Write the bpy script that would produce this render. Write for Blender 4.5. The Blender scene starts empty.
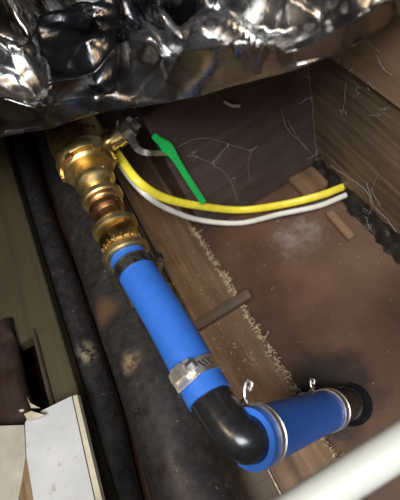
import bpy, bmesh, math, random
from mathutils import Vector, Matrix, noise
random.seed(7)
PI = math.pi
scn = bpy.context.scene
col = scn.collection

# ------------------------------------------------------------------ camera
F = 420.0                                   # focal length in pixels of a 400x500 frame
AZ = -Vector((150, -247, -420)).normalized()
AY = Vector((-318, 521, -420))
AY = (AY - AZ * AY.dot(AZ)).normalized()    # along the compartment
AX = AY.cross(AZ).normalized()
R3 = Matrix((AX, AY, AZ))
EYE = Vector((0, 0, 0.5))
ZF = -0.08                                  # floor level
cam_d = bpy.data.cameras.new('camera')
cam_d.sensor_fit = 'VERTICAL'
cam_d.sensor_height = 36.0
cam_d.lens = F / 500 * 36.0
cam_d.clip_start = 0.01
cam_d.dof.use_dof = True
cam_d.dof.focus_distance = 0.45
cam_d.dof.aperture_fstop = 5.5
cam = bpy.data.objects.new('camera', cam_d)
col.objects.link(cam)
cam.matrix_world = Matrix.Translation(EYE) @ R3.to_4x4()
scn.camera = cam

# ------------------------------------------------------------------ world, lights, exposure
w = bpy.data.worlds.new('world'); scn.world = w; w.use_nodes = True
w.node_tree.nodes['Background'].inputs[0].default_value = (0.80, 0.86, 1.0, 1)
w.node_tree.nodes['Background'].inputs[1].default_value = 0.07

def area(name, loc, target, size, size_y, power, colour):
    d = bpy.data.lights.new(name, 'AREA'); d.shape = 'RECTANGLE'
    d.size = size; d.size_y = size_y; d.energy = power; d.color = colour
    o = bpy.data.objects.new(name, d); col.objects.link(o)
    o.location = loc
    o.rotation_euler = (Vector(target) - Vector(loc)).to_track_quat('-Z', 'Y').to_euler()
    return o
area('hatch_daylight', (-0.10, -0.42, 1.25), (0.0, 0.25, 0.0), 0.62, 0.46, 17.0, (0.93, 0.97, 1.0))
area('cabin_lamp', (-0.55, 0.05, 1.25), (0.0, 0.2, 0.1), 0.20, 0.14, 3.0, (1.0, 0.72, 0.45))

vs = scn.view_settings
scn.display_settings.display_device = 'sRGB'
vs.view_transform = 'Standard'; vs.look = 'None'; vs.gamma = 1.0; vs.use_curve_mapping = False
vs.exposure = 0.55

# ------------------------------------------------------------------ helpers
def ray(px, py):
    return R3 @ Vector((px - 200, 250 - py, -F))
def at(px, py, z):
    d = ray(px, py); return EYE + d * ((z - EYE.z) / d.z)
def atx(px, py, x):
    d = ray(px, py); return EYE + d * ((x - EYE.x) / d.x)
def aty(px, py, y):
    d = ray(px, py); return EYE + d * ((y - EYE.y) / d.y)
def atd(px, py, depth):
    return EYE + ray(px, py) * (depth / F)
def proj(p):
    c = R3.transposed() @ (p - EYE)
    return (200 + F * c.x / -c.z, 250 - F * c.y / -c.z)

def mesh_obj(name, bm, mat, parent=None, smooth=True, sharp=35):
    bmesh.ops.recalc_face_normals(bm, faces=bm.faces)
    me = bpy.data.meshes.new(name)
    if parent is not None:
        base = Vector(parent.get('_base', (0, 0, 0)))
        bmesh.ops.translate(bm, verts=bm.verts, vec=-base)
    bm.to_mesh(me); bm.free()
    me.materials.append(mat)
    if smooth:
        me.polygons.foreach_set('use_smooth', [True] * len(me.polygons))
        try: me.set_sharp_from_angle(angle=math.radians(sharp))
        except Exception: pass
    o = bpy.data.objects.new(name, me); col.objects.link(o)
    if parent is not None: o.parent = parent
    return o
def tag(o, label, cat, group=None, kind=None):
    o['label'] = label; o['category'] = cat
    if group: o['group'] = group
    if kind: o['kind'] = kind
    return o
def thing(name, loc, label, cat, group=None):
    o = bpy.data.objects.new(name, None); col.objects.link(o)
    o.empty_display_size = 0.02
    o.location = loc; o['_base'] = tuple(loc)
    return tag(o, label, cat, group)
def struct(o):
    o['kind'] = 'structure'; return o
def sub(name, bm, mat, part, **k):          # sub-part: part sits at its thing's base
    o = mesh_obj(name, bm, mat, None, **k)
    base = Vector(part.parent['_base']); o.data.transform(Matrix.Translation(-base)); o.parent = part
    return o

def frames(pts):
    pts = [Vector(p) for p in pts]; n = len(pts); T = []
    for i in range(n):
        a = pts[max(i - 1, 0)]; b = pts[min(i + 1, n - 1)]
        T.append((b - a).normalized())
    up = Vector((0, 0, 1))
    if abs(T[0].dot(up)) > 0.95: up = Vector((1, 0, 0))
    N = [(up - T[0] * up.dot(T[0])).normalized()]
    for i in range(1, n):
        v = N[-1] - T[i] * N[-1].dot(T[i]); N.append(v.normalized())
    return pts, T, N
def sweep(bm, pts, radii, segs=32, cap=True, sq=(1, 1), phase=0.0, jitter=0.0):
    pts, T, N = frames(pts)
    if not hasattr(radii, '__len__'): radii = [radii] * len(pts)
    rings = []
    for i, p in enumerate(pts):
        B = T[i].cross(N[i]); ring = []
        for k in range(segs):
            a = 2 * PI * k / segs + phase
            r = radii[i]
            if jitter: r *= 1 + jitter * noise.noise(p * 25 + Vector((math.cos(a), math.sin(a), 0)) * 1.3)
            ring.append(bm.verts.new(p + N[i] * (math.cos(a) * r * sq[0]) + B * (math.sin(a) * r * sq[1])))
        rings.append(ring)
    for i in range(len(rings) - 1):
        for k in range(segs):
            bm.faces.new((rings[i][k], rings[i][(k + 1) % segs], rings[i + 1][(k + 1) % segs], rings[i + 1][k]))
    if cap:
        bm.faces.new(rings[0]); bm.faces.new(rings[-1])
    return rings
def lathe(bm, o, ax, prof, segs=40, phase=0.0, closed=False):
    """prof: list of (distance along ax, radius); a closed profile makes a ring body"""
    ax = Vector(ax).normalized(); up = Vector((0, 0, 1))
    if abs(ax.dot(up)) > 0.95: up = Vector((1, 0, 0))
    N = (up - ax * up.dot(ax)).normalized(); B = ax.cross(N); rings = []
    for s, r in prof:
        rings.append([bm.verts.new(o + ax * s + (N * math.cos(2 * PI * k / segs + phase) + B * math.sin(2 * PI * k / segs + phase)) * r) for k in range(segs)])
    m = len(rings)
    for i in range(m if closed else m - 1):
        for k in range(segs):
            bm.faces.new((rings[i][k], rings[i][(k + 1) % segs], rings[(i + 1) % m][(k + 1) % segs], rings[(i + 1) % m][k]))
    if not closed:
        bm.faces.new(rings[0]); bm.faces.new(rings[-1])
def box(bm, c, ex, ey, ez, sx, sy, sz, bev=0.0):
    """box centred at c with unit axes and full sizes"""
    c = Vector(c); vs_ = []
    for i in (-1, 1):
        for j in (-1, 1):
            for k in (-1, 1):
                vs_.append(bm.verts.new(c + ex * (i * sx / 2) + ey * (j * sy / 2) + ez * (k * sz / 2)))
    q = [(0, 1, 3, 2), (4, 6, 7, 5), (0, 4, 5, 1), (2, 3, 7, 6), (0, 2, 6, 4), (1, 5, 7, 3)]
    fs = [bm.faces.new([vs_[i] for i in f]) for f in q]
    if bev:
        es = list({e for f in fs for e in f.edges})
        bmesh.ops.bevel(bm, geom=es, offset=bev, segments=2, affect='EDGES')
XX, YY, ZZ = Vector((1, 0, 0)), Vector((0, 1, 0)), Vector((0, 0, 1))
def abox(bm, x0, x1, y0, y1, z0, z1, bev=0.0):
    box(bm, ((x0 + x1) / 2, (y0 + y1) / 2, (z0 + z1) / 2), XX, YY, ZZ, x1 - x0, y1 - y0, z1 - z0, bev)
def catmull(P, n=10):
    P = [Vector(p) for p in P]; out = []
    Q = [P[0] * 2 - P[1]] + P + [P[-1] * 2 - P[-2]]
    for i in range(1, len(Q) - 2):
        for k in range(n):
            t = k / n; a, b, c, d = Q[i - 1], Q[i], Q[i + 1], Q[i + 2]
            out.append(0.5 * ((2 * b) + (c - a) * t + (2 * a - 5 * b + 4 * c - d) * t * t + (3 * b - a - 3 * c + d) * t ** 3))
    out.append(P[-1]); return out

# ------------------------------------------------------------------ materials
class NT:
    def __init__(s, name):
        s.m = bpy.data.materials.new(name); s.m.use_nodes = True
        s.t = s.m.node_tree; s.b = s.t.nodes['Principled BSDF']
        s.co = s.t.nodes.new('ShaderNodeNewGeometry').outputs['Position']
    def n(s, typ, **props):
        o = s.t.nodes.new(typ)
        for k, v in props.items(): setattr(o, k, v)
        return o
    def lk(s, a, b): s.t.links.new(a, b)
    def mapping(s, scale=(1, 1, 1), loc=(0, 0, 0), rot=(0, 0, 0)):
        o = s.n('ShaderNodeMapping'); o.inputs['Scale'].default_value = scale; o.inputs['Location'].default_value = loc
        o.inputs['Rotation'].default_value = rot
        s.lk(s.co, o.inputs['Vector']); return o.outputs[0]
    def noise(s, scale, detail=6, rough=0.6, vec=None, dist=0.0):
        o = s.n('ShaderNodeTexNoise'); o.inputs['Scale'].default_value = scale
        o.inputs['Detail'].default_value = detail; o.inputs['Roughness'].default_value = rough; o.inputs['Distortion'].default_value = dist
        s.lk(vec if vec is not None else s.co, o.inputs['Vector']); return o.outputs['Fac']
    def ramp(s, fac, stops):
        o = s.n('ShaderNodeValToRGB'); e = o.color_ramp.elements
        while len(e) < len(stops): e.new(0.5)
        for i, (p, c) in enumerate(stops):
            e[i].position = p; e[i].color = (*c, 1) if hasattr(c, '__len__') else (c, c, c, 1)
        s.lk(fac, o.inputs[0]); return o.outputs[0]
    def mix(s, fac, a, b, mode='MIX'):
        o = s.n('ShaderNodeMix', data_type='RGBA', blend_type=mode)
        if hasattr(fac, 'links'): s.lk(fac, o.inputs[0])
        else: o.inputs[0].default_value = fac
        for v, i in ((a, 6), (b, 7)):
            if hasattr(v, 'links'): s.lk(v, o.inputs[i])
            else: o.inputs[i].default_value = (*v, 1)
        return o.outputs[2]
    def math(s, op, a, b=0.0):
        o = s.n('ShaderNodeMath', operation=op)
        for v, i in ((a, 0), (b, 1)):
            if hasattr(v, 'links'): s.lk(v, o.inputs[i])
            else: o.inputs[i].default_value = v
        return o.outputs[0]
    def near(s, c, r0, r1, wob=0.02):           # 1 inside r0 of the point c, 0 beyond r1, wobbly outline
        d = s.n('ShaderNodeVectorMath', operation='DISTANCE'); s.lk(s.co, d.inputs[0]); d.inputs[1].default_value = c
        k = s.math('ADD', d.outputs['Value'], s.math('MULTIPLY', s.math('SUBTRACT', s.noise(45), 0.5), wob * 2))
        o = s.n('ShaderNodeMapRange', interpolation_type='SMOOTHSTEP'); s.lk(k, o.inputs[0])
        o.inputs[1].default_value = r0; o.inputs[2].default_value = r1; o.inputs[3].default_value = 1; o.inputs[4].default_value = 0
        return o.outputs[0]
    def set(s, col=None, rough=None, metal=0.0, spec=None, bump=None, bstr=0.3, bdist=0.002, coat=0.0):
        for v, k in ((col, 'Base Color'), (rough, 'Roughness')):
            if v is None: continue
            if hasattr(v, 'links'): s.lk(v, s.b.inputs[k])
            else: s.b.inputs[k].default_value = (*v, 1) if k == 'Base Color' else v
        s.b.inputs['Metallic'].default_value = metal
        if spec is not None: s.b.inputs['Specular IOR Level'].default_value = spec
        s.b.inputs['Coat Weight'].default_value = coat
        if bump is not None:
            o = s.n('ShaderNodeBump'); o.inputs['Strength'].default_value = bstr; o.inputs['Distance'].default_value = bdist
            s.lk(bump, o.inputs['Height']); s.lk(o.outputs[0], s.b.inputs['Normal'])
        return s.m

def wood(name, dark, mid, light, grain='Y', scale=1.0, rough=0.5, bstr=0.4, patch=None):
    s = NT(name)
    sc = {'Y': (90, 5, 90), 'X': (5, 90, 90), 'Z': (90, 90, 5)}[grain]
    g = s.noise(1.2 * scale, 8, 0.65, s.mapping(sc), 0.4)
    big = s.noise(14 * scale, 4, 0.6)
    c = s.ramp(g, [(0.28, dark), (0.5, mid), (0.75, light)])
    c = s.mix(s.ramp(big, [(0.35, 0.0), (0.7, 0.55)]), c, dark)
    if patch: c = patch(s, c)
    r = s.ramp(big, [(0.3, rough - 0.1), (0.7, rough + 0.18)])
    return s.set(c, r, bump=g, bstr=bstr, bdist=0.0015)
def plain(name, c, rough=0.5, metal=0.0, var=0.15, scale=60, bstr=0.1, spec=None, coat=0.0):
    s = NT(name); n = s.noise(scale, 5)
    d = tuple(x * (1 - var) for x in c); l = tuple(min(1, x * (1 + var)) for x in c)
    return s.set(s.ramp(n, [(0.3, d), (0.7, l)]), s.ramp(n, [(0.3, max(0.03, rough - 0.06)), (0.7, rough + 0.06)]), metal, spec, n, bstr, 0.001, coat)

# key positions of the compartment
CORNER = at(318, 165, ZF)
XW, YB = CORNER.x, CORNER.y                 # right wall plane, bulkhead plane

# floor: varnished ribbed brown board with a painted-in pale sheen and a dark patch by the fitting
s = NT('brown_ribbed_floor')
wv = s.n('ShaderNodeTexWave', wave_type='BANDS', bands_direction='X'); wv.inputs['Scale'].default_value = 80
wv.inputs['Distortion'].default_value = 1.4; wv.inputs['Detail'].default_value = 2; wv.inputs['Detail Scale'].default_value = 0.6
s.lk(s.mapping((1, 0.25, 1)), wv.inputs['Vector'])
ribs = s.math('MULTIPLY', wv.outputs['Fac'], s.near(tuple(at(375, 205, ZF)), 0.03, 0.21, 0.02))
big = s.noise(11, 5); fine = s.noise(160, 4)
c = s.ramp(big, [(0.3, (0.058, 0.026, 0.014)), (0.5, (0.090, 0.043, 0.024)), (0.72, (0.125, 0.066, 0.040))])
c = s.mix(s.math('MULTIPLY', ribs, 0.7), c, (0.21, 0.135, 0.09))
c = s.mix(s.math('MULTIPLY', s.near(tuple(at(298, 235, ZF)), 0.004, 0.055, 0.03), s.ramp(s.noise(70), [(0.3, 0.05), (0.7, 0.75)])), c, (0.30, 0.26, 0.23))  # pale sheen haze mixed into the base colour
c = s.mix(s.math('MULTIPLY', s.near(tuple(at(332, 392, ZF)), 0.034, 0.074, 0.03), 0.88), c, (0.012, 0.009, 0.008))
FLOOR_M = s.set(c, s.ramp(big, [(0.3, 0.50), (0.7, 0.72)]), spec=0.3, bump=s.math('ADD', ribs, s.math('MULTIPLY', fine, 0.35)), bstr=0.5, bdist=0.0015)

WALL_DARK = wood('dark_bulkhead', (0.042, 0.027, 0.023), (0.072, 0.047, 0.039), (0.105, 0.072, 0.060), 'X', 0.7, 0.55, 0.15, lambda s, c: s.mix(s.ramp(s.noise(130, 5, 0.7), [(0.60, 0.0), (0.72, 0.35)]), s.mix(s.ramp(s.noise(18, 5), [(0.5, 0.0), (0.75, 0.25)]), c, (0.13, 0.105, 0.09)), (0.20, 0.17, 0.145)))
PLANK_ROUGH = wood('weathered_wall_wood', (0.050, 0.030, 0.017), (0.20, 0.130, 0.078), (0.36, 0.26, 0.17), 'Y', 0.8, 0.6, 0.9)
PLANK_SMOOTH = wood('brown_wall_wood', (0.25, 0.145, 0.078), (0.35, 0.21, 0.12), (0.43, 0.275, 0.17), 'Y', 0.5, 0.55, 0.3)
BATTEN = wood('tan_batten_wood', (0.060, 0.028, 0.013), (0.175, 0.095, 0.046), (0.33, 0.215, 0.12), 'Y', 0.6, 0.6, 0.6)
STICK = wood('dark_stick_wood', (0.045, 0.028, 0.016), (0.11, 0.072, 0.042), (0.17, 0.115, 0.07), 'X', 0.8, 0.65, 0.5)
PALE_WOOD = wood('pale_offcut_wood', (0.14, 0.075, 0.040), (0.24, 0.14, 0.082), (0.33, 0.21, 0.13), 'Y', 0.8, 0.6, 0.5)
BROWN_BLOCK = wood('brown_block_wood', (0.010, 0.005, 0.003), (0.024, 0.011, 0.006), (0.05, 0.025, 0.012), 'Y', 0.8, 0.5, 0.8)
OLIVE = wood('olive_painted_wood', (0.028, 0.023, 0.009), (0.052, 0.043, 0.017), (0.072, 0.06, 0.028), 'Y', 0.4, 0.6, 0.3)
BLUE = plain('blue_silicone', (0.028, 0.130, 0.50), 0.42, 0, 0.07, 40, 0.05, 0.4)
s = NT('black_hose_rubber')
sm = s.noise(26, 6, 0.62)
c = s.ramp(s.noise(90, 5), [(0.3, (0.012, 0.011, 0.011)), (0.75, (0.036, 0.033, 0.032))])
c = s.mix(s.ramp(sm, [(0.62, 0.0), (0.76, 0.30)]), c, (0.12, 0.085, 0.06))
c = s.mix(s.math('MULTIPLY', s.near(tuple(at(88, 350, ZF + 0.075)), 0.004, 0.024, 0.016), s.ramp(s.noise(90), [(0.40, 0.0), (0.62, 0.85)])), c, (0.42, 0.34, 0.22))
c = s.mix(s.math('MULTIPLY', s.near(tuple(at(133, 362, ZF + 0.107)), 0.006, 0.02, 0.012), s.ramp(s.noise(120), [(0.4, 0.1), (0.6, 0.8)])), c, (0.28, 0.19, 0.10))
c = s.mix(s.math('MULTIPLY', s.near(tuple(at(106, 312, ZF + 0.105)), 0.006, 0.03, 0.014), 0.45), c, (0.20, 0.10, 0.045))
c = s.mix(s.ramp(s.noise(210, 4, 0.5), [(0.68, 0.0), (0.74, 0.5)]), c, (0.35, 0.31, 0.26))
RUBBER = s.set(c, s.ramp(sm, [(0.35, 0.28), (0.65, 0.52)]), bump=s.noise(110, 5), bstr=0.25, bdist=0.0012)
PLASTIC = plain('black_moulded_plastic', (0.012, 0.012, 0.013), 0.27, 0, 0.2, 120, 0.08)
GLOSSBLACK = plain('glossy_black_plastic', (0.010, 0.009, 0.009), 0.14, 0, 0.2, 60, 0.1)
MASTIC = plain('dark_mastic', (0.016, 0.012, 0.010), 0.5, 0, 0.5, 60, 0.5)
s = NT('brass')
bn = s.noise(38, 6)
BRASS = s.set(s.ramp(bn, [(0.3, (0.52, 0.36, 0.14)), (0.55, (0.76, 0.58, 0.26)), (0.8, (0.86, 0.70, 0.36))]), s.ramp(s.noise(70), [(0.3, 0.30), (0.7, 0.46)]), 1.0, bump=s.noise(170), bstr=0.12, bdist=0.001)
BRASS_MID = plain('brown_brass', (0.36, 0.225, 0.075), 0.3, 1.0, 0.3, 50, 0.15)
BRONZE = plain('copper_tinted_brass', (0.46, 0.24, 0.10), 0.33, 1.0, 0.25, 60, 0.15)
BRASS_DULL = plain('dull_cast_brass', (0.30, 0.185, 0.07), 0.45, 1.0, 0.35, 45, 0.35)
NICKEL = plain('nickelled_brass', (0.66, 0.56, 0.36), 0.28, 1.0, 0.15, 60, 0.1)
STEEL = plain('stainless_steel', (0.74, 0.71, 0.66), 0.36, 1.0, 0.15, 90, 0.08)
STEEL_DARK = plain('tarnished_steel', (0.28, 0.26, 0.23), 0.3, 1.0, 0.25, 80, 0.1)
STEEL_MID = plain('worn_steel', (0.42, 0.39, 0.34), 0.28, 1.0, 0.2, 80, 0.1)
SLOT = plain('clamp_slot_dark', (0.03, 0.028, 0.025), 0.5)  # dark fill that draws the slots on bands and screws
GREEN = plain('green_grip_plastic', (0.015, 0.50, 0.10), 0.38, 0, 0.06, 50, 0.03)
YELLOW = plain('yellow_cable_sheath', (0.85, 0.70, 0.05), 0.38, 0, 0.12, 60, 0.06)
WHITEC = plain('white_cable_sheath', (0.68, 0.65, 0.58), 0.42, 0, 0.08, 60, 0.06)
s = NT('white_painted_panel')
c = s.ramp(s.noise(20, 5), [(0.3, (0.40, 0.405, 0.40)), (0.7, (0.50, 0.505, 0.50))])
c = s.mix(s.ramp(s.noise(75, 6, 0.7), [(0.60, 0.0), (0.70, 0.65)]), c, (0.22, 0.16, 0.10))
PANEL = s.set(c, 0.42, bump=s.noise(90), bstr=0.1)
CREAM = plain('cream_panel_edge', (0.46, 0.41, 0.30), 0.5, 0, 0.2, 70, 0.1)
STAIN = wood('stained_panel_core', (0.06, 0.032, 0.012), (0.15, 0.09, 0.038), (0.26, 0.18, 0.09), 'Y', 1.2, 0.7, 0.5)
PIPE = plain('white_plastic_pipe', (0.50, 0.51, 0.455), 0.4, 0, 0.03, 30, 0.02)
GLUE = plain('tan_fibre_residue', (0.56, 0.42, 0.25), 0.8, 0, 0.35, 300, 0.3)
WEB = plain('dusty_cobweb', (0.34, 0.31, 0.27), 0.9, 0, 0.2, 300, 0.1)
FLAKE = plain('pale_paint_flake', (0.62, 0.56, 0.46), 0.7, 0, 0.2, 300, 0.1)
s = NT('crumpled_black_silver_foil')
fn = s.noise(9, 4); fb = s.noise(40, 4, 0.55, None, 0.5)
silver = s.math('MAXIMUM', s.near(tuple(at(215, 30, 0.33)), 0.05, 0.13, 0.03), s.math('MULTIPLY', s.near(tuple(at(5, 40, 0.31)), 0.02, 0.09, 0.03), 0.8))  # brighter where the sheet mirrors light, painted into its colour
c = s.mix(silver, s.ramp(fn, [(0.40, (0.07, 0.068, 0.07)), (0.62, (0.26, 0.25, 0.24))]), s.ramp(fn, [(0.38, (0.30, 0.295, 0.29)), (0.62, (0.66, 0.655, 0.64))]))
c = s.mix(s.math('MULTIPLY', s.near(tuple(at(76, 38, 0.32)), 0.035, 0.075, 0.02), 0.85), c, (0.045, 0.044, 0.047))  # dark reflection at the centre, painted into the foil colour
c = s.mix(s.math('MULTIPLY', s.near(tuple(at(345, 30, 0.33)), 0.05, 0.10, 0.02), 0.6), c, (0.16, 0.15, 0.14))  # muted grey reflection at right, painted in as well
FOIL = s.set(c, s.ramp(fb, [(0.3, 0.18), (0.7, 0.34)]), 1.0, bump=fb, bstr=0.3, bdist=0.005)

# ------------------------------------------------------------------ the setting
bm = bmesh.new(); abox(bm, -0.62, XW + 0.05, -0.45, 0.95, ZF - 0.03, ZF)
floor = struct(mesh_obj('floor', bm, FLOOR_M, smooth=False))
BXL = aty(206, 234, YB).x
bm = bmesh.new(); abox(bm, BXL, XW + 0.05, YB, YB + 0.03, ZF, 0.185)
wall_back = struct(mesh_obj('wall_back', bm, WALL_DARK, smooth=False))
wr = bpy.data.objects.new('wall_right', None); col.objects.link(wr); struct(wr)
zj = atx(352, 71, XW).z                    # joint between the two wall planks
bm = bmesh.new(); abox(bm, XW, XW + 0.03, -0.45, YB, ZF, zj - 0.0015, 0.001)
mesh_obj('plank', bm, PLANK_ROUGH, wr, smooth=False)
bm = bmesh.new(); abox(bm, XW - 0.004, XW + 0.30, -0.45, YB + 0.03, zj + 0.0015, 0.283, 0.001)
mesh_obj('plank', bm, PLANK_SMOOTH, wr, smooth=False)
bm = bmesh.new(); abox(bm, -0.62, BXL - 0.001, 0.9, 0.93, ZF, 0.34)  # dark far wall added to stop world light leaking in
struct(mesh_obj('wall_far_light_block', bm, WALL_DARK, smooth=False))
bm = bmesh.new(); abox(bm, -0.62, -0.60, -0.45, 0.9, ZF, 0.34)  # unseen dark side wall, added to keep stray world light out
struct(mesh_obj('wall_left_light_block', bm, WALL_DARK, smooth=False))
bm = bmesh.new(); abox(bm, -0.62, XW + 0.05, 0.52, 0.95, 0.405, 0.42)  # unseen deck panel added to block world light over the back
struct(mesh_obj('ceiling_light_block', bm, WALL_DARK, smooth=False))
print('XW', XW, 'YB', YB, 'zj', zj)

# battens beside the floor board, lengthwise
x1 = at(244, 309, ZF + 0.016).x; x0 = at(184, 308, ZF + 0.016).x
bm = bmesh.new(); abox(bm, x0 + 0.0015, x1, -0.35, 0.9, ZF, ZF + 0.016, 0.0015)
tag(mesh_obj('wooden_batten', bm, BATTEN, smooth=False), 'tan wooden batten lying along the floor beside the blue hose', 'batten')
bm = bmesh.new(); abox(bm, x0 - 0.055, x0 - 0.0015, -0.35, 0.9, ZF, ZF + 0.012, 0.0015)
tag(mesh_obj('wooden_batten', bm, STICK, smooth=False), 'dark narrow wooden batten half hidden beneath the blue hose', 'batten')

bm = bmesh.new(); abox(bm, x0 - 0.0009, x0 + 0.0009, -0.35, 0.85, ZF, ZF + 0.019)
tag(mesh_obj('metal_strip', bm, STEEL_DARK, smooth=False), 'thin metal strip along the left edge of the tan batten', 'strip')

# ------------------------------------------------------------------ left side boards
bx1 = at(36, 250, 0.025).x
y_lo, y_hi = at(50, 410, 0.025).y, at(35, 335, 0.025).y
hx0, hx1 = at(21, 365, 0.025).x, at(45, 365, 0.025).x
t = thing('olive_board', (bx1 - 0.05, 0.1, ZF), 'olive green painted board with a rectangular cutout at far left', 'board')
bm = bmesh.new()
abox(bm, bx1 - 0.30, bx1, y_hi, 0.9, 0.005, 0.025, 0.001)
abox(bm, hx1, bx1, -0.2, y_hi, 0.005, 0.025, 0.001)
mesh_obj('board', bm, OLIVE, t, smooth=False)
bm = bmesh.new(); abox(bm, hx1 - 0.006, hx1 - 0.0005, -0.2, y_hi + 0.01, 0.0, 0.028, 0.001)
mesh_obj('cutout_lip', bm, wood('lip_wood', (0.025, 0.018, 0.010), (0.05, 0.036, 0.022), (0.08, 0.06, 0.04)), t, smooth=False)
bm = bmesh.new(); abox(bm, bx1 - 0.28, bx1 - 0.045, -0.2, 0.85, ZF, ZF + 0.03)
mesh_obj('backing', bm, BROWN_BLOCK, t, smooth=False)
# rough brown timber at the frame's left edge
bm = bmesh.new()
bmesh.ops.create_grid(bm, x_segments=14, y_segments=40, size=0.5)
bx_l = at(17, 370, 0.045).x
for v in bm.verts:
    u, q = v.co.x + 0.5, v.co.y + 0.5
    p = Vector((bx_l - 0.10 + 0.10 * u, -0.2 + q * (at(0, 318, 0.045).y + 0.2), 0.042))
    p.x += noise.noise(p * 40) * 0.004 * (u > 0.9)
    p.z += noise.noise(p * 55 + Vector((3, 1, 0))) * 0.007 + noise.noise(p * 160) * 0.003 + (0 if u < 0.97 else -0.006)
    v.co = p
ext = bmesh.ops.extrude_face_region(bm, geom=bm.faces[:])
for v in [g for g in ext['geom'] if isinstance(g, bmesh.types.BMVert)]: v.co.z = 0.029
tag(mesh_obj('rough_timber', bm, BROWN_BLOCK, sharp=60), 'rough dark brown timber at the left edge above the white panel', 'timber')

# ------------------------------------------------------------------ black hoses lying lengthwise
def hose_path(px, z, wob=0.004):
    return [at(x, y, z) for x, y in px]
P = catmull(hose_path([(14, 128), (36, 210), (64, 290), (97, 400), (113.5, 480), (141, 600)], ZF + 0.050), 8)
bm = bmesh.new(); sweep(bm, P, 0.0275, 36, jitter=0.03)
tag(mesh_obj('black_hose', bm, RUBBER), 'thinner black rubber hose running along the white panel edge', 'hose')
P = catmull(hose_path([(60, 135), (84, 195), (117, 280), (165, 400), (196, 488), (234, 600)], ZF + 0.064), 8)
bm = bmesh.new(); sweep(bm, P, 0.050, 48, jitter=0.025)
tag(mesh_obj('black_hose', bm, RUBBER), 'fat grimy black hose lying under the blue hose and elbow', 'hose')

# ------------------------------------------------------------------ brass valve and fittings
ZA = 0.125
A0 = at(72, 128, ZA + 0.034); A1 = at(128, 258, ZA + 0.002)
AX1 = (A1 - A0).normalized(); LB = (A1 - A0).length
def sax(px, py):                            # distance along the brass axis of the point nearest a pixel
    best = min(range(400), key=lambda i: (Vector(proj(A0 + AX1 * (LB * (i - 100) / 200))) - Vector((px, py))).length)
    return LB * (best - 100) / 200
def rpx(sd, hw):                            # radius that spans hw pixels at that place
    p = A0 + AX1 * sd; c = R3.transposed() @ (p - EYE); return hw * -c.z / F
S = {k: sax(*p) for k, p in dict(a=(68, 122), b=(78, 145), c=(86, 165), d=(91, 175), e=(96, 184), f=(100, 191), g=(104, 199), h=(108, 209), i=(112, 218), j=(117, 228), k=(120, 236), l=(123, 246), m=(127, 254), n=(130, 262)).items()}
# ball valve
t = thing('ball_valve', A0, 'brass ball valve with a green handled lever below the foil', 'valve')
r = rpx
bm = bmesh.new()
sb, sc_, sd = S['b'], S['c'], S['d']
lathe(bm, A0, AX1, [(S['a'] - 0.05, r(sb, 21)), (S['a'] - 0.02, r(sb, 22)), (S['a'], r(sb, 26)), (sb - 0.01, r(sb, 28)), (sb + 0.004, r(sb, 28)), (sc_ - 0.014, r(sc_, 26))], 40)
mesh_obj('valve_body', bm, BRASS_DULL, t)
bm = bmesh.new()
lathe(bm, A0, AX1, [(sc_ - 0.014, r(sc_, 22)), (sc_ - 0.013, r(sc_, 28.5)), (sc_ - 0.009, r(sc_, 29.5)), (sc_ + 0.001, r(sc_, 29.5)), (sc_ + 0.004, r(sc_, 28)), (sc_ + 0.004, r(sc_, 20))], 48)
coll = mesh_obj('end_collar', bm, BRASS, t)
bm = bmesh.new()                            # stepped ring inside the collar
lathe(bm, A0, AX1, [(sc_ + 0.002, r(sc_, 19)), (sc_ + 0.008, r(sc_, 25.5)), (sc_ + 0.009, r(sc_, 26)), (sc_ + 0.013, r(sc_, 24)), (sc_ + 0.013, r(sc_, 17))], 48)
sub('seat_ring', bm, BRASS, coll)
for k in range(6):                          # lugs around the end collar
    a = k * PI / 3 + 0.3
    N = (ZZ - AX1 * ZZ.dot(AX1)).normalized(); B = AX1.cross(N); d = N * math.cos(a) + B * math.sin(a)
    bm = bmesh.new(); box(bm, A0 + AX1 * (sc_ + 0.006) + d * r(sc_, 27), d, AX1, d.cross(AX1), 0.005, 0.010, 0.010, 0.001)
    sub('lug', bm, BRASS, coll)
bm = bmesh.new()                            # raised cast marks on the body's shoulder
for k in range(11):
    a = -1.0 + k * 0.2
    N = (ZZ - AX1 * ZZ.dot(AX1)).normalized(); B = AX1.cross(N); d = N * math.cos(a) + B * math.sin(a)
    box(bm, A0 + AX1 * (sb + 0.004) + d * r(sb, 28), d, AX1, d.cross(AX1), 0.002, 0.006, 0.003 + 0.002 * (k % 2), 0.0004)
mesh_obj('cast_mark', bm, BRASS_DULL, t)
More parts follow.
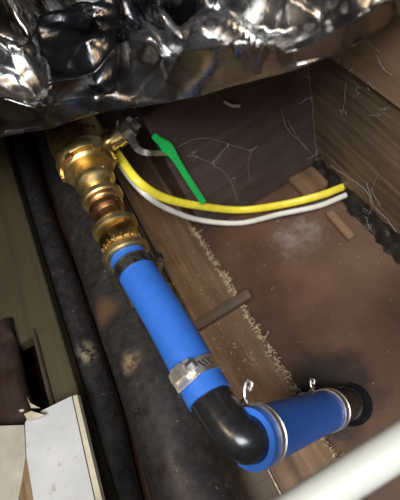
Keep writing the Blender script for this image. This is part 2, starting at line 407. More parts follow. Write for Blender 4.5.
# stem, gland nut, lever
zs = ZA + 0.045
S0 = at(96, 150, ZA + 0.02); S1 = atd(125, 131, (R3.transposed() @ (S0 - EYE)).z * -1 - 0.02)
sx = (S1 - S0).normalized(); L = (S1 - S0).length
bm = bmesh.new()
lathe(bm, S0, sx, [(-0.02, 0.0150), (L * 0.35, 0.0150), (L * 0.4, 0.0135), (L * 0.72, 0.0135), (L * 0.74, 0.0155), (L * 0.98, 0.0155), (L, 0.013)], 32)
mesh_obj('stem_housing', bm, NICKEL, t)
bm = bmesh.new(); lathe(bm, S1, sx, [(0.0, 0.008), (0.004, 0.0085), (0.005, 0.0135), (0.013, 0.0135), (0.015, 0.011), (0.0155, 0.007), (0.024, 0.0068), (0.025, 0.004)], 6)
mesh_obj('lever_nut', bm, STEEL, t)
dS = -(R3.transposed() @ (S1 - EYE)).z
def flatbar(bm, pts, width, thick, wdir):
    pts, T, N = frames(pts); prev = None
    for i, p in enumerate(pts):
        wv_ = (wdir - T[i] * wdir.dot(T[i])).normalized(); nn = T[i].cross(wv_)
        wi = width[i] if hasattr(width, '__len__') else width
        th = thick[i] if hasattr(thick, '__len__') else thick
        q = [bm.verts.new(p + wv_ * (a * wi / 2) + nn * (b * th / 2)) for a, b in ((-1, -1), (1, -1), (1, 1), (-1, 1))]
        if prev:
            for k in range(4): bm.faces.new((prev[k], prev[(k + 1) % 4], q[(k + 1) % 4], q[k]))
        else: bm.faces.new(q)
        prev = q
    bm.faces.new(prev)
dG = lambda x, y: -(R3.transposed() @ (aty(x, y, YB) - EYE)).z - 0.022   # just clear of the bulkhead
lp = catmull([atd(113, 127, dS + 0.004), atd(124, 126, dS - 0.006), atd(131, 138, dS - 0.008), atd(139, 150, dS - 0.014), atd(152, 153, dG(152, 153)), atd(171, 153, dG(171, 153))], 6)
n = len(lp)
bm = bmesh.new(); flatbar(bm, lp, [0.016 - 0.0085 * min(1, i / n * 1.6) for i in range(n)], 0.0028, sx)
lev = mesh_obj('lever', bm, STEEL, t, sharp=40)
gp = catmull([atd(x, y, dG(x, y) - 0.002) for x, y in ((154, 136), (165, 145), (173, 155), (188, 179), (203, 202))], 6)
n = len(gp); view = (EYE - gp[n // 2]).normalized(); side = (gp[-1] - gp[0]).cross(view).normalized()
bm = bmesh.new(); flatbar(bm, gp, [0.0072 + 0.0068 * math.exp(-((i / n - 0.30) / 0.16) ** 2) + 0.0022 * (i / n) for i in range(n)], 0.008, side)
bmesh.ops.bevel(bm, geom=bm.edges[:], offset=0.0012, segments=2, affect='EDGES')
sub('grip', bm, GREEN, lev)['label'] = 'green plastic grip'

# brass reducer between valve and hose tail
t = thing('pipe_reducer', A0 + AX1 * S['e'], 'stepped brass reducer joining the ball valve to the hose tail', 'pipe fitting')
bm = bmesh.new()
se, sf, sg, sh, si = (S[k] for k in 'efghi')
lathe(bm, A0, AX1, [(sc_ + 0.010, r(se, 14)), (sd - 0.004, r(se, 16)), (se - 0.007, r(se, 19.5)), (se - 0.003, r(se, 20.5)), (se + 0.002, r(se, 19.5)), (se + 0.005, r(se, 16)), (sf, r(sf, 14))], 48)
mesh_obj('threaded_end', bm, BRASS, t)
bm = bmesh.new(); lathe(bm, A0, AX1, [(sf - 0.003, r(sf, 13)), (sf - 0.001, r(sf, 16)), (sg - 0.006, r(sg, 19.5)), (sg - 0.004, r(sg, 21)), (sg + 0.002, r(sg, 21)), (sg + 0.004, r(sg, 19.5)), (sg + 0.005, r(sg, 15)), (sg + 0.008, r(sg, 13))], 48)
mesh_obj('collar', bm, BRASS, t)
bm = bmesh.new(); lathe(bm, A0, AX1, [(sg + 0.004, r(sh, 13)), (sh - 0.005, r(sh, 16.5)), (sh - 0.003, r(sh, 18)), (sh + 0.004, r(sh, 18)), (sh + 0.006, r(si, 16)), (sh + 0.008, r(si, 14.5)), (si + 0.006, r(si, 14))], 48)
mesh_obj('copper_ring', bm, BRONZE, t)
# brass hose tail with hexagon
t = thing('hose_tail', A0 + AX1 * S['k'], 'brass hose tail with hexagon nut pushed into the blue hose', 'pipe fitting')
sj, sk, sl, sm_, sn = (S[k] for k in 'jklmn')
bm = bmesh.new(); lathe(bm, A0, AX1, [(si + 0.003, r(si, 15)), (sj - 0.006, r(sj, 16)), (sj - 0.005, r(sj, 21.5)), (sj - 0.003, r(sj, 23)), (sj + 0.003, r(sj, 23)), (sj + 0.005, r(sj, 21)), (sj + 0.005, r(sj, 16))], 48)
mesh_obj('flange', bm, BRASS, t)
bm = bmesh.new(); lathe(bm, A0, AX1, [(sj + 0.004, r(sk, 17)), (sj + 0.005, r(sk, 18.5)), (sj + 0.007, r(sk, 20)), (sl - 0.002, r(sk, 20)), (sl, r(sk, 18.5)), (sl, r(sk, 15))], 6, phase=0.2)
mesh_obj('hex_nut', bm, BRASS_MID, t, sharp=20)
bm = bmesh.new()
for k in range(16):
    a = k * PI / 8
    N = (ZZ - AX1 * ZZ.dot(AX1)).normalized(); B = AX1.cross(N); d = N * math.cos(a) + B * math.sin(a)
    box(bm, A0 + AX1 * (sl - 0.001) + d * r(sk, 19), d, AX1, d.cross(AX1), 0.0035, 0.008, 0.0025, 0.0006)
mesh_obj('knurl', bm, BRASS, t)
bm = bmesh.new(); lathe(bm, A0, AX1, [(sl - 0.001, r(sl, 16)), (sl + 0.001, r(sl, 18)), (sm_ - 0.005, r(sm_, 22)), (sm_ - 0.003, r(sm_, 24)), (sm_ + 0.002, r(sm_, 24)), (sm_ + 0.004, r(sm_, 22.5)), (sm_ + 0.005, r(sm_, 16)), (sm_ + 0.006, 0.0172), (sn + 0.05, 0.0170)], 48)
mesh_obj('barb', bm, BRASS, t)

# ------------------------------------------------------------------ blue hoses and elbow
H0 = A0 + AX1 * (sm_ + 0.006)
H1 = at(210, 398, 0.122)
HR = 0.0215; HI = 0.0175
AX2 = (H1 - H0).normalized()
def tube(bm, pts, ro, ri, segs=48):
    a = sweep(bm, pts, ro, segs, cap=False); b = sweep(bm, pts, ri, segs, cap=False)
    for e in (0, -1):
        for k in range(segs):
            bm.faces.new((a[e][k], a[e][(k + 1) % segs], b[e][(k + 1) % segs], b[e][k]))
L1 = (H1 - H0).length
mid = H0.lerp(H1, 0.5) + Vector((0.002, 0, 0.001))
bm = bmesh.new(); tube(bm, catmull([H0, mid, H1], 12), HR, HI)
tag(mesh_obj('blue_hose', bm, BLUE), 'longer bright blue silicone hose between brass tail and black elbow', 'hose')
# second hose drops to the floor fitting
G0 = at(249, 439, 0.118); G1 = at(331, 409, -0.025)
AX3 = (G1 - G0).normalized(); L3 = (G1 - G0).length
bm = bmesh.new(); tube(bm, [G0.lerp(G1, i / 8) for i in range(9)], [0.0255 - 0.0045 * i / 8 for i in range(9)], [0.0198 - 0.0018 * i / 8 for i in range(9)])
tag(mesh_obj('blue_hose', bm, BLUE), 'shorter blue silicone hose from black elbow down to floor fitting', 'hose')
# elbow: straight leg, bend, straight leg
e0 = H1 - AX2 * 0.03; e3 = G0 + AX3 * 0.03
# corner = closest points between both axes
a, b = AX2, AX3; wv0 = H1 - G0; bb = a.dot(b); dd = a.dot(wv0); ee = b.dot(wv0); den = 1 - bb * bb
tc = (bb * ee - dd) / den; uc = (ee - bb * dd) / den
CP = ((H1 + a * tc) + (G0 + b * uc)) / 2
print('elbow', H1, G0, CP, (H1 + a * tc) - (G0 + b * uc), tc, uc, proj(CP))
rb = 0.030
pts = [e0, H1]
pa, pb = CP - (CP - H1).normalized() * rb, CP + (G0 - CP).normalized() * rb if (G0 - CP).length > rb else G0
for i in range(13):
    q = i / 12; pts.append(pa * (1 - q) ** 2 + CP * 2 * q * (1 - q) + pb * q * q)
pts += [G0.lerp(e3, 0.3), e3]
pp = []
for p in pts:
    if not pp or (p - pp[-1]).length > 1e-4: pp.append(p)
t = thing('pipe_elbow', CP - Vector((0, 0, 0.02)), 'glossy black plastic pipe elbow joining the two blue hoses', 'pipe elbow')
bm = bmesh.new(); sweep(bm, pp, [0.0172 if (i < 1 or i >= len(pp) - 2) else 0.0195 for i in range(len(pp))], 44)
mesh_obj('elbow_body', bm, PLASTIC, t, sharp=60)

# floor fitting beyond the short hose
F0 = G1 - AX3 * 0.02; F1 = G1 + AX3 * 0.008; F2 = at(345, 405, -0.050); F3 = at(350, 404, ZF + 0.004)
t = thing('through_hull_fitting', Vector((F3.x, F3.y, ZF)), 'black pipe stub with glossy collar set in the floor board', 'pipe fitting')
bm = bmesh.new(); sweep(bm, catmull([F0, F1, F2, F3], 8), 0.0175, 36)
mesh_obj('stub', bm, plain('dark_brown_stub', (0.035, 0.023, 0.017), 0.4), t)
bm = bmesh.new()
fx = (F3 - F2).normalized().lerp(Vector((0, 0, -1)), 0.3).normalized()
lathe(bm, F2.lerp(F3, 0.2), fx, [(0.0, 0.0165), (0.0, 0.0195), (0.002, 0.0215), (0.006, 0.0215), (0.009, 0.0195), (0.009, 0.0165)], 40, closed=True)
mesh_obj('collar', bm, GLOSSBLACK, t)
bm = bmesh.new(); lathe(bm, Vector((F3.x, F3.y, ZF + 0.0005)), ZZ, [(0, 0.026), (0.003, 0.026), (0.0045, 0.024), (0.0045, 0.015)], 40)
mesh_obj('base_flange', bm, GLOSSBLACK, t)

# ------------------------------------------------------------------ hose clamps
def radial_for(c, ax, rad, px, py):
    up = (ZZ - ax * ZZ.dot(ax)).normalized(); B = ax.cross(up); best = None
    for k in range(180):
        a = 2 * PI * k / 180; d = up * math.cos(a) + B * math.sin(a); p = c + d * rad
        facing = d.dot((EYE - p).normalized())
        q = proj(p); e = math.hypot(q[0] - px, q[1] - py) + (0 if facing > -0.25 else 60)
        if best is None or e < best[0]: best = (e, d)
    return best[1]
def clamp(c, ax, rad, width, scr, label, style, mat=STEEL, slots=0, slot_px=None, es=1.0):
    t = thing('hose_clamp', c - ZZ * rad, label, 'hose clamp', 'hose clamps on the blue hoses')
    d = radial_for(c, ax, rad + 0.004, *scr); tg = ax.cross(d).normalized()
    th = 0.0011
    bm = bmesh.new(); h = width / 2
    lathe(bm, c, ax, [(-h, rad + 0.0002), (-h, rad + th + 0.0009), (-h + 0.001, rad + th + 0.0009), (-h + 0.0016, rad + th), (h - 0.0016, rad + th), (h - 0.001, rad + th + 0.0009), (h, rad + th + 0.0009), (h, rad + 0.0002)], 56, closed=True)
    band = mesh_obj('band', bm, mat, t, sharp=50)
    if slots:
        d2 = radial_for(c, ax, rad, *slot_px); t2 = ax.cross(d2)
        for k in range(slots):
            a = (k - (slots - 1) / 2) * 0.17; dk = d2 * math.cos(a) + t2 * math.sin(a)
            bm = bmesh.new(); box(bm, c + dk * (rad + th + 0.0002), dk, (ax * 0.9 + dk.cross(ax) * 0.44).normalized(), dk.cross((ax * 0.9 + dk.cross(ax) * 0.44).normalized()), 0.0006, width * 0.52, 0.0016)
            sub('slot', bm, SLOT, band, smooth=False)
    if style == 'worm':
        cc = c + d * (rad + 0.0062)
        bm = bmesh.new(); box(bm, cc, ax, tg, d, width * 1.1, 0.019, 0.0125, 0.0036)
        box(bm, c + d * (rad + 0.0018), ax, tg, d, width * 1.25, 0.025, 0.0022, 0.0006)
        ho = mesh_obj('screw_housing', bm, mat, t, sharp=40)
        bm = bmesh.new(); lathe(bm, cc - tg * 0.0095, -tg, [(0, 0.0042), (0.002, 0.0048), (0.0075, 0.0048), (0.0085, 0.0038)], 6)
        so = mesh_obj('screw', bm, mat, t, sharp=25)
        bm = bmesh.new(); box(bm, cc - tg * 0.0182, tg, ax, d, 0.0008, 0.0075, 0.0014)
        sub('screw_slot', bm, SLOT, so, smooth=False)
    elif style == 'ears':
        for sgn in (-1, 1):
            pts = [c + d * (rad + a_ * es) + tg * (sgn * b_ * es) for a_, b_ in ((0.001, 0.004), (0.006, 0.0045), (0.011, 0.008), (0.0135, 0.0125), (0.010, 0.0145), (0.0075, 0.0105))]
            bm = bmesh.new(); sweep(bm, catmull(pts, 5), 0.0017 * es, 10)
            mesh_obj('ear', bm, mat, t, sharp=60)
        bm = bmesh.new(); sweep(bm, [c + d * (rad + 0.006) - tg * 0.008, c + d * (rad + 0.006) + tg * 0.008], 0.0021, 12)
        mesh_obj('bolt', bm, mat, t)
    return t
def onhose(base, ax, px, py):
    best = min(range(200), key=lambda i: (Vector(proj(base + ax * (0.2 * i / 200))) - Vector((px, py))).length)
    return base + ax * (0.2 * best / 200)
clamp(onhose(H0, AX2, 134, 271), AX2, HR + 0.0002, 0.015, (158, 277), 'dark steel hose clamp where the blue hose meets the brass', 'worm', STEEL_MID, 5, (133, 268))
clamp(onhose(H0, AX2, 197, 376), AX2, HR + 0.0002, 0.0155, (181, 374), 'shiny wide hose clamp above the black elbow, screw facing up', 'worm', STEEL, 3, (207, 369))
clamp(G0 + AX3 * 0.0135, AX3, 0.0252, 0.008, (241, 402), 'narrow hose clamp with looped ears beside the black elbow', 'ears', STEEL, es=1.35)
clamp(G1 - AX3 * 0.007, AX3, 0.0215, 0.012, (306, 402), 'narrow steel hose clamp at floor end of short blue hose', 'ears', STEEL)

# ------------------------------------------------------------------ cables
def front(px, py, off):                     # a point just in front of bulkhead or floor, whichever comes first
    d1 = -(R3.transposed() @ (aty(px, py, YB) - EYE)).z; d2 = -(R3.transposed() @ (at(px, py, ZF) - EYE)).z
    return atd(px, py, min(d1, d2) - off)
def cable(name, px, rad, mat, label, sq):
    P = catmull([front(x, y, z) if z > 0 else atd(x, y, -z) for x, y, z in px], 12)
    bm = bmesh.new(); sweep(bm, P, rad, 20, sq=sq)
    return tag(mesh_obj(name, bm, mat), label, 'cable')
cable('electric_cable', [(104, 132, -0.60), (117, 153, -0.585), (138, 181, -0.56), (165, 198, 0.016), (200, 206, 0.014), (240, 210, 0.02), (280, 205, 0.035), (318, 196, 0.036), (343, 187, 0.022)], 0.0048, YELLOW, 'yellow electric cable sagging from valve across the dark bulkhead', (0.7, 1.25))
cable('electric_cable', [(108, 140, -0.61), (124, 170, -0.595), (145, 194, -0.57), (168, 209, 0.016), (200, 220, 0.014), (240, 223, 0.02), (280, 214, 0.032), (318, 206, 0.028), (346, 195, 0.018)], 0.0038, WHITEC, 'white electric cable hanging just below the yellow one', (0.8, 1.1))

# ------------------------------------------------------------------ stick, blocks
def bar(name, a, b, wdt, hgt, mat, label, cat, taper=1.0):
    a = Vector(a); b = Vector(b); ax = (b - a).normalized(); sd_ = ZZ.cross(ax).normalized(); up = ax.cross(sd_)
    bm = bmesh.new(); box(bm, (a + b) / 2, ax, sd_, up, (b - a).length, wdt, hgt, min(wdt, hgt) * 0.12)
    for v in bm.verts: v.co += Vector((noise.noise(v.co * 90), noise.noise(v.co * 90 + XX * 9), noise.noise(v.co * 90 + YY * 9))) * 0.0008
    return tag(mesh_obj(name, bm, mat, smooth=False), label, cat)
bar('wooden_stick', at(196, 327, ZF + 0.022), at(250, 294, ZF + 0.022), 0.0145, 0.012, STICK, 'short dark wooden stick lying across the tan batten', 'stick')
bar('wood_offcut', at(329, 213, ZF + 0.006), at(352, 239, ZF + 0.006), 0.012, 0.011, PALE_WOOD, 'pale wood offcut below the cable ends by the corner', 'wood offcut')
bm = bmesh.new()
c0 = at(322, 190, ZF)
abox(bm, c0.x - 0.035, XW - 0.012, YB - 0.050, YB - 0.001, ZF, ZF + 0.012, 0.002)
for v in bm.verts: v.co += Vector((noise.noise(v.co * 60), noise.noise(v.co * 60 + XX * 9), 0)) * 0.004
tag(mesh_obj('corner_block', bm, BATTEN, smooth=False), 'small rough wooden block in the corner under the cable ends', 'wood block')

# ------------------------------------------------------------------ mastic along the right crease
bm = bmesh.new()
n = 90; segs = 10; prev = None
for i in range(n + 1):
    y = YB - 0.002 - 0.52 * i / n
    rr = 0.012 + 0.006 * noise.noise(Vector((y * 28, 1, 0))) + 0.004 * noise.noise(Vector((y * 90, 3, 0)))
    ring = []
    for k in range(segs + 1):
        a = (PI / 2) * k / segs
        q = rr * (1 + 0.35 * noise.noise(Vector((y * 60, a * 2.5, 5))))
        ring.append(bm.verts.new((XW - math.cos(a) ** 2 * q * 1.5 - 0.0002, y, ZF + math.sin(a) ** 2 * q * 2.0 + 0.0002)))
    ring.append(bm.verts.new((XW - 0.0002, y, ZF + 0.0002)))
    if prev:
        for k in range(len(ring)): bm.faces.new((prev[k], prev[(k + 1) % len(ring)], ring[(k + 1) % len(ring)], ring[k]))
    else: bm.faces.new(ring)
    prev = ring
bm.faces.new(prev)
tag(mesh_obj('mastic_seam', bm, MASTIC), 'lumpy dark mastic seam where the floor meets the right wall', 'seam')

# ------------------------------------------------------------------ white panel
ZP = 0.066
def slab(bm, top, th):
    vt = [bm.verts.new(p) for p in top]; vb = [bm.verts.new(p - ZZ * th) for p in top]
    bm.faces.new(vt); bm.faces.new(vb[::-1])
    for i in range(len(top)): bm.faces.new((vt[i], vt[(i + 1) % len(top)], vb[(i + 1) % len(top)], vb[i]))
t = thing('painted_board', at(60, 470, ZP) - ZZ * 0.05, 'white painted panel with torn corner and cream edge, bottom left', 'panel')
pt = lambda x, y, z=ZP: at(x, y, z)
bm = bmesh.new(); slab(bm, [pt(25, 423), pt(29, 416), pt(38, 418), pt(41, 411), pt(71.5, 396), pt(97, 512), pt(101, 530), pt(40, 540), pt(32, 490), pt(26.5, 456)], 0.006)
mesh_obj('face', bm, PANEL, t, smooth=False)
bm = bmesh.new(); slab(bm, [pt(72.8, 396), pt(77, 394.5), pt(104, 508), pt(110, 530), pt(102.3, 530), pt(98.3, 512)], 0.007)
mesh_obj('edge_trim', bm, CREAM, t, smooth=False)
bm = bmesh.new(); slab(bm, [pt(-60, 427, ZP - 0.012), pt(-5, 426, ZP - 0.004), pt(24, 425, ZP), pt(25.5, 456, ZP), pt(22, 480, ZP), pt(10, 540, ZP), pt(-60, 560, ZP - 0.012)], 0.006)
mesh_obj('return_face', bm, plain('cream_white_paint', (0.38, 0.345, 0.28), 0.5, 0, 0.15, 40, 0.1), t, smooth=False)
bm = bmesh.new(); slab(bm, [pt(22, 440, ZP - 0.0015), pt(27, 440, ZP - 0.0015), pt(44, 540, ZP - 0.0015), pt(6, 540, ZP - 0.0015)], 0.004)
mesh_obj('bare_core', bm, STAIN, t, smooth=False)
for pts3 in ([(24, 414, .004), (31, 411, .010), (45, 415, .009), (37, 419, .003), (28, 421, .002)], [(27, 397, .012), (30, 403, .010), (40, 408, .006), (31, 408, .004)], [(19, 410, .005), (23, 409, .007), (24, 411, .006), (20, 412, .005)]):
    bm = bmesh.new(); slab(bm, [pt(x, y, ZP + dz) for x, y, dz in pts3], 0.001)
    mesh_obj('torn_flake', bm, CREAM, t, smooth=False)

# ------------------------------------------------------------------ white pipe across the front
pz = 0.215
p0 = at(300, 509, pz); p1 = at(412, 438, pz); pd = (p1 - p0).normalized()
t = thing('white_pipe', p0 - pd * 0.2, 'blurred white plastic pipe crossing the lower right foreground', 'pipe')
pa_ = p0 - pd * 0.20; pb_ = p1 + pd * ((XW - 0.010 - p1.x) / pd.x)
bm = bmesh.new(); tube(bm, [pa_.lerp(pb_, i / 6) for i in range(7)], 0.0112, 0.0095, 40)
mesh_obj('pipe_wall', bm, PIPE, t)

# ------------------------------------------------------------------ small metal clip and seam on the bulkhead
t = thing('metal_clip', aty(232, 105, YB), 'small bright bent metal clip on the dark bulkhead', 'clip')
bm = bmesh.new(); flatbar(bm, [aty(224, 101, YB - 0.002), aty(228, 104, YB - 0.005), aty(233, 106, YB - 0.006), aty(240, 106, YB - 0.003)], 0.0035, 0.0012, ZZ)
mesh_obj('tab', bm, FLAKE, t)
bm = bmesh.new(); box(bm, aty(286, 130, YB - 0.0006), (aty(290, 152, YB) - aty(280, 110, YB)).normalized(), YY, XX, 0.075, 0.001, 0.0018)
tag(mesh_obj('bulkhead_splinter', bm, STICK, smooth=False), 'thin pale upright splinter line on the bulkhead near the corner', 'splinter')

# ------------------------------------------------------------------ fibrous residue, dust and cobwebs (uncountable)
def chip(bm, p, sz):
    a = random.uniform(0, 2 * PI); ex = Vector((math.cos(a), math.sin(a), random.uniform(-.4, .4))).normalized()
    ey = ZZ.cross(ex).normalized(); ez = ex.cross(ey)
    vs_ = [bm.verts.new(p + ex * (sx_ * sz * random.uniform(.6, 1.5)) + ey * (sy_ * sz * random.uniform(.3, .8)) + ez * (sz_ * sz * .5)) for sx_, sy_, sz_ in ((-1, -1, -1), (1, -1, -1), (0, 1, -1), (0, 0, 1.2))]
    for f in ((0, 1, 2), (0, 3, 1), (1, 3, 2), (2, 3, 0)): bm.faces.new([vs_[i] for i in f])
def strand(bm, pts, rad):
    sweep(bm, pts, rad, 5)
bm = bmesh.new()
ya, yb = at(194, 224, ZF + 0.016).y, at(335, 480, ZF).y
for i in range(560):
    q = random.random() ** 0.9
    y = ya + (yb - ya) * q
    x = x1 + random.gauss(0.0005, 0.0024) + 0.002 * noise.noise(Vector((y * 50, 0, 0)))
    chip(bm, Vector((x, y, ZF + (0.0165 if x < x1 else random.uniform(0.004, 0.016)))), random.uniform(0.0008, 0.0026))
for i in range(70):
    y = ya + (yb - ya) * random.random(); p = Vector((x1 + random.gauss(0, .003), y, ZF + 0.017)); pts = [p]
    for k in range(4):
        p = p + Vector((random.uniform(-.004, .004), random.uniform(-.004, .004), random.uniform(-.001, .0022))); pts.append(p)
    strand(bm, pts, 0.0005)
tag(mesh_obj('fibre_residue', bm, GLUE, smooth=False), 'ragged tan fibres and glue crumbs along the batten edge', 'residue', kind='stuff')
bm = bmesh.new()
for i in range(150):
    px, py = random.uniform(172, 290), random.uniform(240, 400)
    p = at(px, py, ZF + 0.0168)
    if x0 + 0.003 < p.x < x1 - 0.002: chip(bm, p, random.uniform(0.0006, 0.0018))
for (cx_, cy_, sdv, k) in ((250, 363, 5, 26), (231, 350, 4, 14), (170, 283, 3, 14), (226, 384, 3, 12), (242, 395, 4, 10)):
    for i in range(k):
        p = at(random.gauss(cx_, sdv), random.gauss(cy_, sdv), ZF + 0.0168); chip(bm, p, random.uniform(0.0008, 0.0022))
tag(mesh_obj('wood_crumbs', bm, GLUE, smooth=False), 'scattered tan wood crumbs on top of the tan batten', 'crumbs', kind='stuff')
bm = bmesh.new()
for i in range(46):
    q = random.random(); p = at(random.uniform(225, 395), random.uniform(215, 400), ZF + 0.0004)
    if p.x > x1 + 0.006 and p.x < XW - 0.02: chip(bm, p, random.uniform(0.0005, 0.0012))
tag(mesh_obj('dust_specks', bm, FLAKE, smooth=False), 'pale dust specks scattered over the brown floor board', 'dust', kind='stuff')

def web(label, lines, blobs, rad=0.00035):
    bm = bmesh.new()
    for L_ in lines:
        pts = catmull(L_, 6)
        pts = [p + Vector((noise.noise(p * 150), noise.noise(p * 150 + XX * 5), noise.noise(p * 150 + YY * 5))) * 0.0016 for p in pts]
        strand(bm, pts, rad * random.uniform(0.5, 0.85))
    for p, sp, k in blobs:
        for i in range(k): chip(bm, p + Vector((random.gauss(0, sp), random.gauss(0, sp), random.gauss(0, sp))), random.uniform(0.0004, 0.0009))
        for i in range(k // 4):
            q = p + Vector((random.gauss(0, sp), random.gauss(0, sp), random.gauss(0, sp)))
            strand(bm, [q, q + Vector((random.gauss(0, sp), random.gauss(0, sp), random.gauss(0, sp))), q + Vector((random.gauss(0, sp), random.gauss(0, sp), random.gauss(0, sp)))], rad * 0.45)
    tag(mesh_obj('cobweb', bm, WEB, smooth=False), label, 'cobweb', 'cobwebs on the bulkhead and right wall', 'stuff')
B_ = lambda x, y, d=0.003: aty(x, y, YB - d)
W_ = lambda x, y, d=0.004: atx(x, y, XW - d)
web('branching dusty cobweb on the bulkhead right of the green grip',
    [[B_(176, 148), B_(190, 141), B_(205, 138), B_(222, 142), B_(238, 147), B_(250, 150), B_(258, 146)],
     [B_(228, 145), B_(220, 155), B_(213, 164), B_(222, 170), B_(230, 180), B_(236, 195), B_(238, 202)],
     [B_(213, 164), B_(200, 158), B_(188, 155)], [B_(252, 150), B_(248, 165), B_(250, 180)]],
    [(B_(193, 154), 0.004, 16), (B_(228, 146), 0.002, 8), (B_(233, 181), 0.003, 12), (B_(252, 150), 0.002, 8), (B_(214, 163), 0.002, 8)], 0.0004)
web('thin cobweb strands hanging down the corner beside the right wall',
    [[B_(307, 58), B_(310, 85), B_(312, 100), B_(314, 125), B_(317, 158)], [B_(300, 103), B_(311, 98), B_(318, 100)],
     [B_(281, 110), B_(288, 130), B_(301, 142), B_(312, 155)], [B_(288, 120), B_(296, 135), B_(306, 150)]],
    [(B_(312, 99), 0.003, 14), (B_(303, 75), 0.003, 8), (B_(318, 152), 0.004, 20), (B_(309, 160), 0.004, 12)], 0.0005)
web('pale cobweb clumps caught along the mastic seam at right',
    [[W_(330, 165), W_(352, 180), W_(366, 190), W_(372, 205)], [W_(366, 182), W_(372, 200), W_(369, 215), W_(366, 226)],
     [W_(372, 205), W_(384, 216), W_(396, 232)], [W_(378, 175), W_(372, 190), W_(380, 205)]],
    [(at(368, 212, ZF + 0.018), 0.004, 20), (at(368, 226, ZF + 0.014), 0.004, 20), (at(391, 231, ZF + 0.014), 0.004, 18), (at(345, 183, ZF + 0.03), 0.003, 12)], 0.00045)
web('dusty specks and threads on the right wall below the foil',
    [[W_(368, 38, 0.006), W_(372, 46, 0.006), W_(380, 53, 0.006)], [W_(340, 62), W_(352, 69), W_(371, 84)], [W_(346, 82), W_(345, 100), W_(343, 112)], [W_(378, 55, 0.006), W_(384, 70, 0.006), W_(392, 75, 0.006)]],
    [(W_(369, 40, 0.006), 0.003, 14), (W_(371, 85), 0.002, 8), (W_(343, 111), 0.002, 10), (W_(352, 68), 0.002, 8), (W_(341, 62), 0.002, 8), (W_(357, 93), 0.004, 8), (W_(385, 110), 0.004, 8)], 0.0004)

# ------------------------------------------------------------------ crumpled foil blanket over the top
def lin(x, tab):
    for (a0, b0), (a1, b1) in zip(tab, tab[1:]):
        if x <= a1: return b0 + (b1 - b0) * max(0, (x - a0)) / (a1 - a0)
    return tab[-1][1]
LOW = [(-90, 152), (0, 134), (55, 128), (100, 114), (150, 106), (200, 97), (250, 84), (300, 68), (345, 50), (372, 34), (400, 14), (450, -20)]
FOLD = [(-90, 112), (0, 108), (45, 98), (72, 82), (95, 66), (118, 47), (145, 52), (175, 60), (215, 67), (255, 60), (300, 38), (350, 22), (400, -8), (450, -45)]
def tri(x): x = x % 1.0; return abs(2 * x - 1)
random.seed(21)
WAVES = [(random.uniform(0, PI), random.uniform(6, 19), random.random(), random.uniform(0, 5)) for _ in range(7)]
def crumple(p):
    h = 0
    for a, k, ph, sd_ in WAVES:
        q = (p.x * math.cos(a) + (p.y * 0.8 + p.z * 0.6) * math.sin(a)) * k + ph + 0.35 * noise.noise(p * 12 + XX * sd_)
        h += (tri(q) - 0.5) / k
    return h
def ridge(px, py, ax_, ay_, bx_, by_, wd):
    dx, dy = bx_ - ax_, by_ - ay_; L_ = math.hypot(dx, dy); tt = ((px - ax_) * dx + (py - ay_) * dy) / L_ ** 2
    if tt < -0.3 or tt > 1.3: return 0
    dist = ((px - ax_) * dy - (py - ay_) * dx) / L_
    fade = min(1, (tt + 0.3) / 0.3, (1.3 - tt) / 0.3)
    return max(0, 1 - abs(dist) / wd) * fade
HATCH = Vector((-0.10, -0.42, 1.25)); LAMP = Vector((-0.55, 0.05, 1.25))
def facet(seg, wd, L_):
    cx_, cy_ = (seg[0] + seg[2]) / 2, (seg[1] + seg[3]) / 2
    fo, zl = lin(cx_, FOLD), lin(cx_, [(-90, 0.262), (100, 0.268), (300, 0.282), (400, 0.300), (450, 0.305)])
    pc = at(cx_, cy_, zl + 0.034 + 0.030 * max(0, (cy_ - fo) / (-110 - fo)))
    return (seg, wd, (pc, ((EYE - pc).normalized() + (L_ - pc).normalized()).normalized()))
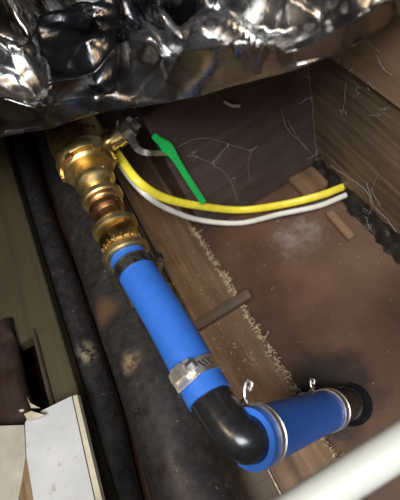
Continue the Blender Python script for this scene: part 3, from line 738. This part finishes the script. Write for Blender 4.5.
FACETS = [facet((8, -5, 26, 42), 9, HATCH), facet((26, 42, 44, 92), 9, LAMP), facet((124, -4, 142, 26), 12, HATCH), facet((142, 26, 172, 52), 8, LAMP),
          facet((160, 14, 186, 40), 9, HATCH), facet((190, 44, 250, 62), 7, HATCH), facet((205, -8, 214, 12), 10, HATCH), facet((352, 2, 388, 12), 9, LAMP),
          facet((290, 2, 318, 6), 6, LAMP), facet((220, 26, 290, 12), 6, HATCH), facet((34, 22, 40, 38), 6, HATCH), facet((0, 108, 44, 98), 4, HATCH)]
bm = bmesh.new()
NU, NV = 230, 110; rows = []
for j in range(NV + 1):
    v = j / NV; row = []
    for i in range(NU + 1):
        px = -140 + 600 * i / NU
        lo, fo = lin(px, LOW), lin(px, FOLD)
        zl = lin(px, [(-90, 0.262), (100, 0.268), (300, 0.282), (400, 0.300), (450, 0.305)])
        if v < 0.1:                          # hem tucked back under the sheet
            q = v / 0.1; py = lo - 3 - 3 * (1 - q); zz_ = zl - 0.004 * math.sin(q * PI)
            p = at(px, lo, zl) + Vector((0, 0.03 * (1 - q), 0.004 * (1 - q))); amp = 0.1
        elif v < 0.4:                        # lower face, leaning under
            q = (v - 0.1) / 0.3; py = lo + (fo - lo) * q
            p = at(px, py, zl + (0.034 + 0.0) * q); amp = 0.1 + 0.55 * min(1, q * 3)
        else:                                # upper face, rising away over the bulkhead
            q = (v - 0.4) / 0.6; py = fo + (-110 - fo) * q
            p = at(px, py, zl + 0.034 + 0.030 * q); amp = 0.65 + 0.35 * min(1, q * 3)
        d = amp * crumple(p) * 0.30
        for (seg, wd, pl) in FACETS:         # flat bands tilted so the lights mirror as bright streaks
            wgt = min(1, 1.6 * ridge(px, py, *seg, wd))
            if wgt > 0:
                pc, nh = pl
                zt = pc.z - ((p.x - pc.x) * nh.x + (p.y - pc.y) * nh.y) / nh.z
                p = p.copy(); p.z += max(-0.012, min(0.012, zt - p.z)) * wgt; d *= (1 - 0.75 * wgt)
        row.append(bm.verts.new(p + Vector((0, -0.55, 0.83)) * d))
    rows.append(row)
for j in range(NV):
    for i in range(NU):
        bm.faces.new((rows[j][i], rows[j][i + 1], rows[j + 1][i + 1], rows[j + 1][i]))
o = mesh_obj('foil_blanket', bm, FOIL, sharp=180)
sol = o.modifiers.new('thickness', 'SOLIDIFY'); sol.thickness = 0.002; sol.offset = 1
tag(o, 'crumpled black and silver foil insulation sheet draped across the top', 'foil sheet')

for o in bpy.data.objects:
    if '_base' in o: del o['_base']
